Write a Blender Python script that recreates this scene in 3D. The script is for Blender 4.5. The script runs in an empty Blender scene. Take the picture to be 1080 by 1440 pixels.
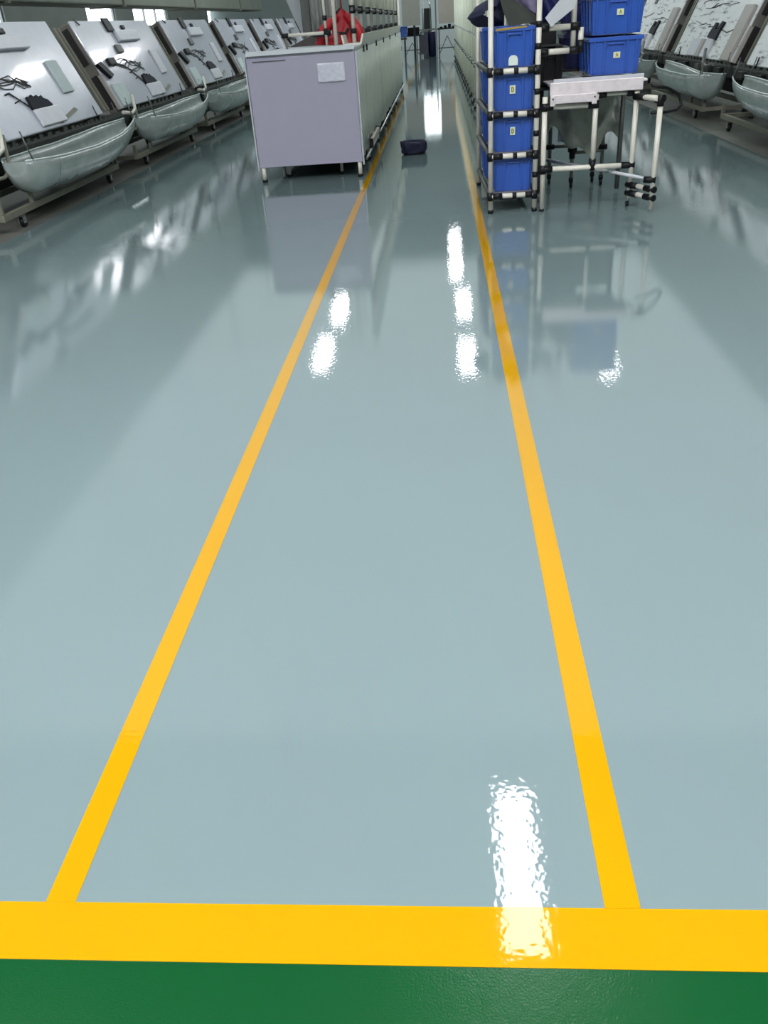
import bpy, math, random
from mathutils import Vector, Matrix
random.seed(7)
C = bpy.context.scene.collection
PI = math.pi

# ------------------------------------------------------------------ materials
def lin(c):
    return tuple(((x/255)/12.92 if x/255 <= .04045 else ((x/255+.055)/1.055)**2.4) for x in c) + (1,)

def mat(name, rgb, rough=.5, metal=0, var=.06, scale=6., spec=.5, trans=0, emit=None, es=0, bump=0, bscale=80., coat=0, stretch=None, dark=None, dthr=(.55, .7), dscale=8.):
    m = bpy.data.materials.new(name); m.use_nodes = True
    nt = m.node_tree; N = nt.nodes; L = nt.links
    b = N['Principled BSDF']
    b.inputs['Roughness'].default_value = rough
    b.inputs['Metallic'].default_value = metal
    b.inputs['Specular IOR Level'].default_value = spec
    b.inputs['Transmission Weight'].default_value = trans
    b.inputs['Coat Weight'].default_value = coat
    b.inputs['Coat Roughness'].default_value = .06
    base = lin(rgb)
    tc = N.new('ShaderNodeTexCoord')
    src = tc.outputs['Object']
    if stretch:
        mp = N.new('ShaderNodeMapping'); mp.inputs['Scale'].default_value = stretch
        L.new(src, mp.inputs['Vector']); src = mp.outputs['Vector']
    no = N.new('ShaderNodeTexNoise'); no.inputs['Scale'].default_value = scale; no.inputs['Detail'].default_value = 4
    L.new(src, no.inputs['Vector'])
    mx = N.new('ShaderNodeMix'); mx.data_type = 'RGBA'
    mx.inputs['A'].default_value = tuple(min(1, v*(1-var*2)) for v in base[:3]) + (1,)
    mx.inputs['B'].default_value = tuple(min(1, v*(1+var*2)) for v in base[:3]) + (1,)
    L.new(no.outputs['Fac'], mx.inputs['Factor'])
    out = mx.outputs['Result']
    if dark:
        n2 = N.new('ShaderNodeTexNoise'); n2.inputs['Scale'].default_value = dscale; n2.inputs['Detail'].default_value = 8
        n2.inputs['Roughness'].default_value = .7
        mp2 = N.new('ShaderNodeMapping'); mp2.inputs['Scale'].default_value = (1, .35, 2.2)
        L.new(tc.outputs['Object'], mp2.inputs['Vector']); L.new(mp2.outputs['Vector'], n2.inputs['Vector'])
        mr = N.new('ShaderNodeMapRange'); mr.inputs['From Min'].default_value = dthr[0]; mr.inputs['From Max'].default_value = dthr[1]
        L.new(n2.outputs['Fac'], mr.inputs['Value'])
        m2 = N.new('ShaderNodeMix'); m2.data_type = 'RGBA'; m2.inputs['B'].default_value = lin(dark)
        L.new(out, m2.inputs['A']); L.new(mr.outputs['Result'], m2.inputs['Factor']); out = m2.outputs['Result']
    L.new(out, b.inputs['Base Color'])
    if bump:
        nb = N.new('ShaderNodeTexNoise'); nb.inputs['Scale'].default_value = bscale; nb.inputs['Detail'].default_value = 2
        L.new(src, nb.inputs['Vector'])
        bp = N.new('ShaderNodeBump'); bp.inputs['Strength'].default_value = 1; bp.inputs['Distance'].default_value = bump
        L.new(nb.outputs['Fac'], bp.inputs['Height']); L.new(bp.outputs['Normal'], b.inputs['Normal'])
    if emit:
        b.inputs['Emission Color'].default_value = lin(emit); b.inputs['Emission Strength'].default_value = es
    return m

def epoxy(name, rgb, rough=.05, fine=2.6e-4, wave=1.6e-3, var=.03, ior=1.5, scratch=0):
    m = mat(name, rgb, rough=rough, var=var, scale=.7)
    nt = m.node_tree; N = nt.nodes; L = nt.links; b = N['Principled BSDF']
    b.inputs['IOR'].default_value = ior
    tc = N.new('ShaderNodeTexCoord')
    n1 = N.new('ShaderNodeTexNoise'); n1.inputs['Scale'].default_value = 55; n1.inputs['Detail'].default_value = 1
    n2 = N.new('ShaderNodeTexNoise'); n2.inputs['Scale'].default_value = 1.3; n2.inputs['Detail'].default_value = 2
    L.new(tc.outputs['Object'], n1.inputs['Vector']); L.new(tc.outputs['Object'], n2.inputs['Vector'])
    b1 = N.new('ShaderNodeBump'); b1.inputs['Distance'].default_value = fine; b1.inputs['Strength'].default_value = 1
    b2 = N.new('ShaderNodeBump'); b2.inputs['Distance'].default_value = wave; b2.inputs['Strength'].default_value = 1
    L.new(n1.outputs['Fac'], b1.inputs['Height']); L.new(n2.outputs['Fac'], b2.inputs['Height'])
    L.new(b2.outputs['Normal'], b1.inputs['Normal'])
    last = b1
    if scratch:
        n3 = N.new('ShaderNodeTexNoise'); n3.inputs['Scale'].default_value = 260; n3.inputs['Detail'].default_value = 2
        L.new(tc.outputs['Object'], n3.inputs['Vector'])
        b3 = N.new('ShaderNodeBump'); b3.inputs['Distance'].default_value = scratch
        L.new(n3.outputs['Fac'], b3.inputs['Height']); L.new(b1.outputs['Normal'], b3.inputs['Normal']); last = b3
    L.new(last.outputs['Normal'], b.inputs['Normal'])
    return m

M = dict(
 floor=epoxy('floor_epoxy', (106,122,123), rough=.03, fine=2.2e-4, wave=.6e-3),
 yellow=epoxy('yellow_paint', (178,132,3), rough=.04, fine=1.7e-4, wave=.6e-3, ior=1.4),
 green=epoxy('green_paint', (5,66,29), rough=.2, scratch=4e-4, var=.05, ior=1.42),
 concrete=mat('concrete', (92,92,86), .6, var=.15, scale=3),
 wall=mat('wall_grey', (112,118,114), .7, var=.1, scale=1.5),
 wallhead=mat('wall_header', (120,131,130), .7, var=.08, scale=1.),
 ceil=mat('ceiling_white', (205,212,212), .8, var=.03, scale=1.),
 glow=mat('window_daylight', (230,238,240), .5, emit=(235,245,250), es=6),
 mullion=mat('mullion', (90,95,95), .5),
 lamp=mat('lamp_glow', (255,255,255), .5, emit=(250,250,255), es=22),
 lampb=mat('lamp_glow_bright', (255,255,255), .5, emit=(250,250,255), es=98),
 roof=mat('translucent_roof', (200,205,205), .6, emit=(222,236,236), es=.85),  # glow added to the unseen ceiling so it reflects brightly in the floor
 housing=mat('lamp_housing', (120,122,122), .4, metal=.6),
 white=mat('white_enamel', (192,194,205), .2, var=.03, coat=.5, bump=2.2e-3, bscale=11),
 whiteside=mat('white_edge', (168,163,158), .4),
 sooty=mat('sooty_white', (226,228,228), .35, var=.05, dark=(70,74,82), dthr=(.53,.66), dscale=9.),
 offwhite=mat('offwhite_plastic', (204,205,212), .35),
 shellgrey=mat('shell_grey', (112,108,102), .5),
 palegreen=mat('pale_green_foam', (184,197,197), .55),
 darkslot=mat('dark_slot', (30,26,28), .6),
 black=mat('black_plastic', (11,12,15), .5, var=.15, spec=.35),
 blackcloth=mat('black_rag', (14,16,30), .8),
 greymetal=mat('grey_metal', (96,98,96), .45, metal=.5, var=.15, scale=14),
 olive=mat('olive_grey_steel', (118,118,104), .5, var=.12, scale=9),
 cart=mat('cart_steel', (112,112,98), .5, var=.14, scale=9),
 grime=mat('grimy_machine', (44,48,46), .6, metal=.2, var=.3, scale=12, dark=(84,84,74), dthr=(.58,.68), dscale=9),
 trough=mat('cloudy_plastic_sheet', (182,194,190), .18, var=.16, scale=7, trans=.5, bump=3e-3, bscale=7),
 troughrim=mat('folded_rim', (196,208,204), .3),
 chrome=mat('chrome', (170,172,170), .2, metal=.9),
 board=mat('lavender_board', (158,156,172), .4, var=.02, coat=.2),
 boardedge=mat('board_edge', (178,182,186), .35),
 pouch=mat('clear_pouch', (200,202,212), .12, var=.12, scale=25, bump=4e-3, bscale=22, coat=1),
 sheet=mat('curtain_sheet', (196,203,192), .3, var=.08, scale=3, stretch=(1,3,.3), bump=4e-3, bscale=5),
 slat=mat('pale_slat', (236,240,222), .4, var=.08, scale=8, stretch=(1,6,.4)),
 pipe=mat('ivory_pipe', (206,203,190), .3, var=.03),
 tray=mat('ivory_tray', (226,226,216), .35),
 shelf=mat('shelf_sheet', (112,110,108), .5),
 blue=mat('blue_plastic', (46,84,168), .25, var=.08, scale=5, coat=.7),
 navy=mat('navy_plastic', (20,24,72), .45, var=.1),
 navycloth=mat('navy_cloth', (20,22,52), .75, var=.2, scale=15),
 labelw=mat('label_card', (205,218,208), .5),
 labely=mat('label_yellow', (206,208,140), .5),
 ink=mat('label_ink', (84,88,50), .6),
 tabletop=mat('scuffed_aluminium', (212,204,205), .3, metal=.1, var=.12, scale=18, bump=1e-3, bscale=30),
 red=mat('red_nylon', (176,26,36), .5, var=.2, scale=9, bump=6e-3, bscale=18),
 brown=mat('brown_board', (66,60,58), .6),
 greensheet=mat('dark_green_grey_sheet', (46,50,44), .8, var=.25, scale=9),
 lilac=mat('lilac_film', (120,112,140), .25, var=.2, scale=16, bump=6e-3, bscale=20),
 curtain=mat('grey_curtain', (146,147,143), .5, var=.08, scale=4, stretch=(5,5,.4)),
 greyboard=mat('grey_panel', (146,146,138), .45, var=.04),
 taupe=mat('taupe_panel', (166,160,150), .45, var=.04),
 purple=mat('purple_grey', (112,106,124), .4),
 amber=mat('yellow_cardboard', (150,128,40), .6),
 wallpale=mat('wall_pale', (172,178,174), .7, var=.04, scale=1.),
 film=mat('grey_film', (168,174,162), .25, var=.2, scale=9, trans=.25, bump=6e-3, bscale=14),
 duct=mat('duct_grey_green', (132,138,128), .6, var=.1, scale=2),
)

# ------------------------------------------------------------------ mesh builder
def wloc(o):
    v = Vector((0,0,0))
    while o: v += o.location; o = o.parent
    return v

class MB:
    def __init__(s): s.v = []; s.f = []; s.sm = []
    def add(s, vs, fs, sm=False):
        n = len(s.v); s.v += [tuple(v) for v in vs]
        s.f += [tuple(i+n for i in f) for f in fs]; s.sm += [sm]*len(fs)
        return s
    def box(s, x0, x1, y0, y1, z0, z1):
        vs = [(x,y,z) for z in (z0,z1) for y in (y0,y1) for x in (x0,x1)]
        return s.add(vs, [(0,2,3,1),(4,5,7,6),(0,1,5,4),(2,6,7,3),(0,4,6,2),(1,3,7,5)])
    def hexa(s, a, b):   # two quads, matching order
        return s.add(list(a)+list(b), [(3,2,1,0),(4,5,6,7),(0,1,5,4),(1,2,6,5),(2,3,7,6),(3,0,4,7)])
    def prism(s, pts, off):
        n = len(pts); o = Vector(off); a = [Vector(p) for p in pts]; b = [p+o for p in a]
        return s.add(a+b, [tuple(range(n))[::-1], tuple(range(n,2*n))] + [(i,(i+1)%n,n+(i+1)%n,n+i) for i in range(n)])
    def bar(s, p, q, w, h, up=(0,0,1)):
        p, q = Vector(p), Vector(q); d = (q-p).normalized(); u = Vector(up)
        if abs(d.dot(u)) > .95: u = Vector((0,1,0))
        r = d.cross(u).normalized()*w/2; t = r.cross(d).normalized()*h/2
        return s.hexa([p-r-t,p+r-t,p+r+t,p-r+t],[q-r-t,q+r-t,q+r+t,q-r+t])
    def tube(s, pts, r, n=10):
        pts = [Vector(p) for p in pts]; vs = []; fs = []; k = len(pts)
        rs = r if isinstance(r, (list,tuple)) else [r]*k
        prev = None
        for i, p in enumerate(pts):
            d = (pts[min(i+1,k-1)] - pts[max(i-1,0)]).normalized()
            if prev is None:
                u = Vector((0,0,1)) if abs(d.z) < .9 else Vector((1,0,0))
                a = d.cross(u).normalized()
            else:
                a = (prev - d*prev.dot(d)).normalized()
            prev = a; b = d.cross(a)
            for j in range(n):
                t = 2*PI*j/n; vs.append(p + (a*math.cos(t)+b*math.sin(t))*rs[i])
        for i in range(k-1):
            for j in range(n):
                fs.append((i*n+j, i*n+(j+1)%n, (i+1)*n+(j+1)%n, (i+1)*n+j))
        m = len(s.v); s.add(vs, fs, True)
        s.f += [tuple(m+j for j in range(n))[::-1], tuple(m+(k-1)*n+j for j in range(n))]; s.sm += [False]*2
        return s
    def grid(s, fn, nu, nv, thick=0):
        vs = [fn(i/nu, j/nv) for i in range(nu+1) for j in range(nv+1)]
        fs = [(i*(nv+1)+j, (i+1)*(nv+1)+j, (i+1)*(nv+1)+j+1, i*(nv+1)+j+1) for i in range(nu) for j in range(nv)]
        s.add(vs, fs, True); return s
    def build(s, name, m, parent=None, bevel=0, solid=0, subd=0):
        me = bpy.data.meshes.new(name)
        L = wloc(parent) if parent else Vector((0,0,0))
        if parent is None and getattr(s, 'org', None): L = Vector(s.org)
        me.from_pydata([Vector(v)-L for v in s.v], [], s.f); me.validate(); me.update()
        me.polygons.foreach_set('use_smooth', s.sm[:len(me.polygons)] if len(me.polygons) == len(s.sm) else [False]*len(me.polygons))
        me.materials.append(M[m])
        o = bpy.data.objects.new(name, me); C.objects.link(o)
        if parent: o.parent = parent
        else: o.location = L
        if solid:
            d = o.modifiers.new('solid','SOLIDIFY'); d.thickness = solid; d.offset = 0
        if subd:
            d = o.modifiers.new('sub','SUBSURF'); d.levels = subd; d.render_levels = subd
        if bevel:
            d = o.modifiers.new('bevel','BEVEL'); d.width = bevel; d.segments = 2; d.limit_method = 'ANGLE'
        return o

def tag(o, label, cat, group=None, kind=None):
    if label: o['label'] = label
    if cat: o['category'] = cat
    if group: o['group'] = group
    if kind: o['kind'] = kind
    return o
def thing(name, label, cat, loc, group=None):
    o = bpy.data.objects.new(name, None); o.empty_display_size = .1; C.objects.link(o); o.location = loc
    return tag(o, label, cat, group)
def struct(o, label=None, cat=None): o['kind'] = 'structure'; o['label'] = label or o.name; o['category'] = cat or o.name.split('_')[0].split('.')[0]; return o

# ------------------------------------------------------------------ camera
cam = bpy.data.cameras.new('camera'); co = bpy.data.objects.new('camera', cam); C.objects.link(co)
yaw, pit, roll = -.0956, .5394, -.0771
cy, sy, cp, sp = math.cos(yaw), math.sin(yaw), math.cos(pit), math.sin(pit)
fw = Vector((sy*cp, cy*cp, -sp)); rt = Vector((cy,-sy,0)); up = rt.cross(fw)
c_, s_ = math.cos(roll), math.sin(roll)
r2 = c_*rt + s_*up; u2 = -s_*rt + c_*up
mw = Matrix((r2, u2, -fw)).transposed().to_4x4(); mw.translation = Vector((0,0,1.5))
co.matrix_world = mw
cam.sensor_fit = 'VERTICAL'; cam.sensor_height = 36; cam.lens = 36*1150/1440; cam.clip_start = .05; cam.clip_end = 200
bpy.context.scene.camera = co

# ------------------------------------------------------------------ the hall
XL, XR, YB, YF, ZC = -9., 8.4, -9., 60., 7.9
WT = .24
YG1, YG0 = .8575, 1.016            # filled after: front band edges
def fl(name, x0, x1, y0, y1, m, lab):
    o = MB().box(x0,x1,y0,y1,-.1,0).build(name, m); return struct(o, lab, 'floor')
YS, YM = .861, .9801               # green/yellow edge, yellow/epoxy edge
fl('floor', -3.98, 3.42, YS+.05, YF, 'floor', 'glossy grey-green epoxy floor')
fl('floor', XL, XR, YB, YS+.05, 'green', 'dark green painted floor along the bottom edge')
fl('floor', XL, -3.98, YS+.05, YF, 'concrete', 'bare grey concrete floor under the left carts')
fl('floor', 3.42, XR, YS+.05, YF, 'concrete', 'bare grey concrete floor under the right carts')
# painted stripes, slightly proud of the floor
def stripe(pts, lab):
    o = MB().prism([(x,y,.0002) for x,y in pts], (0,0,.0012)).build('floor_line', 'yellow')
    return tag(o, lab, 'floor marking')
stripe([(XL,YS),(XR,YS),(XR,YM),(XL,YM)], 'wide yellow painted line running across the picture beside the green floor')
stripe([(-.8506,YM+.0005),(-.7876,YM+.0005),(-.7876,36),(-.8506,36)], 'long yellow aisle line on the left, running beside the white bench')
stripe([(.2752,YM+.0005),(.3433,YM+.0005),(.3433,36),(.2752,36)], 'long yellow aisle line on the right, running past the blue crates')

def wall(name, x0,x1,y0,y1,z0,z1, m='wall', lab=None):
    return struct(MB().box(x0,x1,y0,y1,z0,z1).build(name, m), lab, 'wall')
# left wall with window openings
wins = [(18.2,19.5),(24.2,26.4),(28.0,31.6),(37.2,40.6),(44,47)]
def side_wall(nm, x0, x1, ws, z0, z1):
    b = MB(); b.box(x0,x1,YB,YF,0,z0); b.box(x0,x1,YB,YF,z1,3.2)
    struct(MB().box(x0,x1,YB,YF,3.2,ZC).build(nm, 'wallpale'), 'pale upper part of the side wall', 'wall')  # unseen upper wall made paler to lighten and soften its floor reflection
    ys = [YB] + [y for w in ws for y in w] + [YF]
    for i in range(0, len(ys), 2): b.box(x0,x1,ys[i],ys[i+1],z0,z1)
    struct(b.build(nm, 'wall'), 'long grey side wall behind the machines', 'wall')
side_wall('wall_left', XL-.2, XL, wins, 1.5, 2.7)
for i, (a, b_) in enumerate(wins):
    w = struct(MB().box(XL-.16,XL-.12,a,b_,1.5,2.7).build('window_%d' % (i+1), 'glow'), 'daylit window high on the left wall', 'window')
    f = MB(); f.box(XL-.1,XL-.04,a,b_,1.5,1.56); f.box(XL-.1,XL-.04,a,b_,2.64,2.7)
    n = max(1, int((b_-a)/1.1))
    for k in range(n+1):
        y = a+.03+(b_-a-.06)*k/n; f.box(XL-.1,XL-.04,y-.03,y+.03,1.56,2.64)
    f.build('window_frame', 'mullion', w)
side_wall('wall_right', XR, XR+.2, [(20,23.)], 1.5, 2.7)
w = struct(MB().box(XR+.12,XR+.16,20,23,1.5,2.7).build('window_6','glow'), 'daylit window on the right wall', 'window')
f = MB(); f.box(XR+.04,XR+.1,20,23,1.5,1.56); f.box(XR+.04,XR+.1,20,23,2.64,2.7); f.box(XR+.04,XR+.1,21.45,21.55,1.56,2.64); f.build('window_frame','mullion',w)
wall('wall_back', XL, XR, YB-.2, YB, 0, ZC)
# far end wall with tall window
b = MB(); b.box(XL,-1.05,YF,YF+.2,0,ZC); b.box(.45,XR,YF,YF+.2,0,ZC); b.box(-1.05,.45,YF,YF+.2,0,3.05); b.box(-1.05,.45,YF,YF+.2,5.2,ZC)
struct(b.build('wall_far', 'ceil'), 'far end wall of the hall', 'wall')
w = struct(MB().box(-1.05,.45,YF+.12,YF+.16,3.05,5.2).build('window_7','glow'), 'tall bright window in the far end wall', 'window')
f = MB()
for z in (3.08,3.65,5.17): f.box(-1.05,.45,YF+.04,YF+.1,z-.03,z+.03)
for x in (-1.02,.42): f.box(x-.025,x+.025,YF+.045,YF+.095,3.11,5.14)
f.build('window_frame','mullion',w)
# partition with the wide doorway
b = MB(); b.box(XL,-1.55,37.6,37.8,0,ZC); b.box(.95,XR,37.6,37.8,0,ZC); b.box(-1.55,.95,37.6,37.8,2.55,ZC)
struct(b.build('wall_partition', 'wallhead'), 'cross wall with an opening over the aisle', 'wall')
struct(MB().box(XL-.2,XR+.2,YB-.2,9,ZC,ZC+.2).build('ceiling','ceil'), 'pale ceiling of the hall above the camera', 'ceiling')
struct(MB().box(XL-.2,XR+.2,9,YF+.2,ZC,ZC+.2).build('ceiling','roof'), 'ceiling with added glow over the machine rows', 'ceiling')
# duct along the left wall
d = MB().box(-7.3,-6.6,6,36,2.14,2.55).build('overhead_duct','duct', bevel=.03); tag(d, 'long grey-green overhead duct above the left row of tilted cabinets', 'duct')
for y in (9,14.5,20,26,32):
    MB().box(-7.34,-6.56,y-.04,y+.04,2.12,2.57).build('duct_band','olive',d)
    MB().bar((-6.95,y,2.57),(-6.95,y,7.9),.03,.03).build('hanger_rod','greymetal',d)

# ------------------------------------------------------------------ lamps
lamp_spots = [(.63,5.75,'nearest over the aisle'),(-3.45,26.3,'over the left row'),(-3.5,22.2,'over the left row'),
  (.58,26.2,''),(.56,21.5,''),(.42,31.0,''),(.45,34.6,''),(4.12,20.9,''),
  (-3.6,1.2,'b'),(.4,1.2,'b'),(4.3,-.6,'b'),(-7.4,.8,'b'),(-3.5,-2.6,'b'),(.56,-2.6,'b'),(4.3,-3.4,'b'),
  (-.3,43,''),(-4,44,''),(3.5,44,''),(-.3,52,''),(-4,52,''),(3.5,52,'')]
proto = None
def copy_tree(o, parent=None):
    c = o.copy(); C.objects.link(c); c.parent = parent
    for ch in list(o.children): copy_tree(ch, c)
    return c
for i, (x, y, t) in enumerate(lamp_spots):
    if proto is None:
        proto = thing('ceiling_lamp', 'long bright strip lamp hanging under the ceiling', 'lamp', (x,y,6.5), 'strip lamps hanging under the ceiling')
        MB().box(x-.26,x+.26,y-1.05,y+1.05,6.53,6.62).build('housing','housing',proto,bevel=.02)
        MB().box(x-.22,x+.22,y-1.0,y+1.0,6.49,6.528).build('diffuser','lamp',proto)
        bright = MB().box(x-.22,x+.22,y-1.0,y+1.0,6.49,6.528).build('diffuser','lampb',proto); bd = bright; bright = bd.data; bpy.data.objects.remove(bd)
        for dy in (-.7,.7): MB().tube([(x,y+dy,6.62),(x,y+dy,7.9)],.008,6).build('hanger','greymetal',proto)
    else:
        c = copy_tree(proto); c.location = (x,y,6.5)
        if t == 'b':
            for ch in c.children:
                if ch.name.startswith('diffuser'): ch.data = bright

# ------------------------------------------------------------------ tilted cabinets, carts, troughs
def caster(parent, x, y, z, r=.05):
    cs = MB().box(x-.03,x+.03,y-.035,y+.035,z-.02,z).build('caster','greymetal',parent)
    MB().tube([(x-.016,y+.02,r),(x+.016,y+.02,r)], r, 16).build('wheel','black',cs)
    for dx in (-.026,.026): MB().box(x+dx-.004,x+dx+.004,y-.02,y+.035,r-.01,z-.02).build('fork','chrome',cs)
    return cs

ordn = ['nearest','second','third','fourth','fifth','sixth','seventh']
def cabinet(s, Y0, W, k):
    """tilted white refrigerator-like cabinet; s=-1 left, +1 right"""
    left = s < 0
    if left: xb, zb, xt, zt = -4.25,.73,-4.72,1.77
    else: xb, zb, xt, zt = 4.0,.70,4.45,1.75
    side = 'left' if left else 'right'
    lab = '%s white cabinet tilted back in the %s row' % (ordn[k], side)
    lab += ['', '', '', '', '', '', ''][k]
    lab += (', clean and glossy' if left else ', face scribbled, sooty')
    T = thing('tilted_cabinet', lab, 'cabinet', (xb, Y0, 0), 'tilted cabinets in the %s row' % side)
    u = Vector((xt-xb,0,zt-zb)); nrm = Vector((-u.z*s if False else 0,0,0))
    un = u.normalized(); nrm = Vector((-un.z*s,0,un.x*s)) if True else nrm
    if nrm.x*s > 0: nrm = -nrm
    def P(yf, t, d=0): return Vector((xb, Y0+W*yf, zb)) + u*t + nrm*d
    def slab(m, y0,y1,t0,t1,d0,d1, name, mt, bev=.008, par=None):
        a = [P(y0,t0,d0),P(y1,t0,d0),P(y1,t1,d0),P(y0,t1,d0)]; b = [P(y0,t0,d1),P(y1,t0,d1),P(y1,t1,d1),P(y0,t1,d1)]
        return MB().hexa(a,b).build(name, mt, par or T, bevel=bev)
    th = .20
    slab(0, 0,1,0,1,-.03,0,'front_skin','white' if left else 'sooty',.012)
    slab(0, .004,.996,.004,.996,-th,-.031,'shell','shellgrey',.01)
    # side recesses facing the camera
    for (t0,t1) in ((.55,.95),(.05,.42)):
        slab(0, -.003,.004,t0,t1,-.16,-.075,'side_recess','darkslot',0)
    slab(0, -.012,.004,.0,.40,-.05,-.0,'edge_strip','whiteside',.004)
    if left:
        slab(0,.42,.70,.73,.86,.001,.055,'control_box','offwhite',.012)
        cl = slab(0,.36,.44,.86,1.02,.001,.03,'clip','black',.006)
        slab(0,.56,.60,.88,.93,.001,.03,'knob','black',.008)
        slab(0,.33,.40,.60,.70,.001,.035,'sensor_pad','greymetal',.01)
        slab(0,.13,.21,.47,.55,.001,.05,'connector_block','black',.01)
        slab(0,.76,.85,.28,.60,.001,.03,'recess_strip','offwhite' if k else 'palegreen',.006)
        slab(0,.44,.64,.03,.19,.001,.035,'lower_pad','offwhite',.01)
        slab(0,.02,.15,.01,.27,.001,.035,'foam_pad','palegreen',.01)
        # torn black rag with a ragged upper edge
        pts = [(.44,.20),(.57,.15),(.60,.20),(.585,.25),(.56,.27),(.555,.30),(.535,.28),(.52,.31),(.505,.28),(.485,.32),(.475,.29),(.45,.31)]
        MB().prism([P(a,b,.002) for a,b in pts], nrm*.03).build('torn_rag','blackcloth',T)
        # lever across the near edge
        MB().prism([P(-.02,.50,.002),P(.03,.52,.002),P(.09,.36,.002),P(.05,.33,.002)], nrm*.05).build('lever','black',T)
        # cables
        for q in range(6):
            pts = [P(.18+.06*j+random.uniform(-.01,.01), .46+.012*q-.02*j*random.random()+.03*math.sin(j*1.3+q), .008+.006*(q%2)) for j in range(7)]
            MB().tube(pts,.0055,6).build('cable','darkslot' if q%2 else 'greymetal',T)
        MB().tube([P(.33,.36,.008),P(.36,.37,.01),P(.44,.22,.012),P(.46,.03,.01)],.008,6).build('cable','black',T)
        MB().tube([P(.36,.28,.008),P(.41,.30,.01)],.006,6).build('cable','black',T)
        MB().prism([P(.60,.02,.003),P(.78,.10,.003),P(.76,.13,.003),P(.60,.05,.003)], nrm*.02).build('bent_tab','olive',T)
        MB().tube([P(.93,.0,.0),P(.91,.06,.03),P(.9,.09,.05)],.008,6).build('hook','greymetal',T)
        # small spring hook at top edge
        MB().tube([P(.06,1.02,.0),P(.07,.94,.02)],.01,6).build('hook','greymetal',T)
    else:
        slab(0,.02,.14,.0,.62,.001,.05,'recess_strip','whiteside',.01)
        for (a,b_,m_) in ((.38,.47,'offwhite'),(.50,.54,'whiteside'),(.56,.70,'offwhite')):
            slab(0,a,b_,.0,.22,.001,.05,'lower_rib',m_,.008)
        # two-fingered black rag
        pts = [(.36,.22),(.50,.24),(.50,.30),(.47,.42),(.44,.42),(.44,.34),(.41,.34),(.38,.44),(.34,.43),(.36,.32)]
        MB().prism([P(a,b,.002) for a,b in pts], nrm*.03).build('torn_rag','blackcloth',T)
        slab(0,.28,.36,.86,.95,.001,.06,'knob','black',.015)
        slab(0,.66,.72,.70,.80,.001,.02,'sensor_pad','greymetal',.01)
        for q in range(16):
            y_, t_ = random.uniform(.1,.75), random.uniform(.3,.95)
            pts = []
            for j in range(random.randint(3,6)):
                pts.append(P(min(.98,y_), min(.98,t_), .004)); y_ += random.uniform(.01,.07); t_ += random.uniform(-.03,.02)
            MB().tube(pts,random.uniform(.0025,.006),5).build('wire','darkslot',T)
        MB().tube([P(.88,-.02,.0),P(.86,.08,.04)],.01,6).build('hook','black',T)
    # inclined support struts behind
    for yf in (-.09,-.05):
        a = Vector((xb+s*.14, Y0+W*yf, zb+.0)); MB().bar(a, a+u*.93, .05,.03).build('support_strut','olive',T)
    return T

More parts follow.
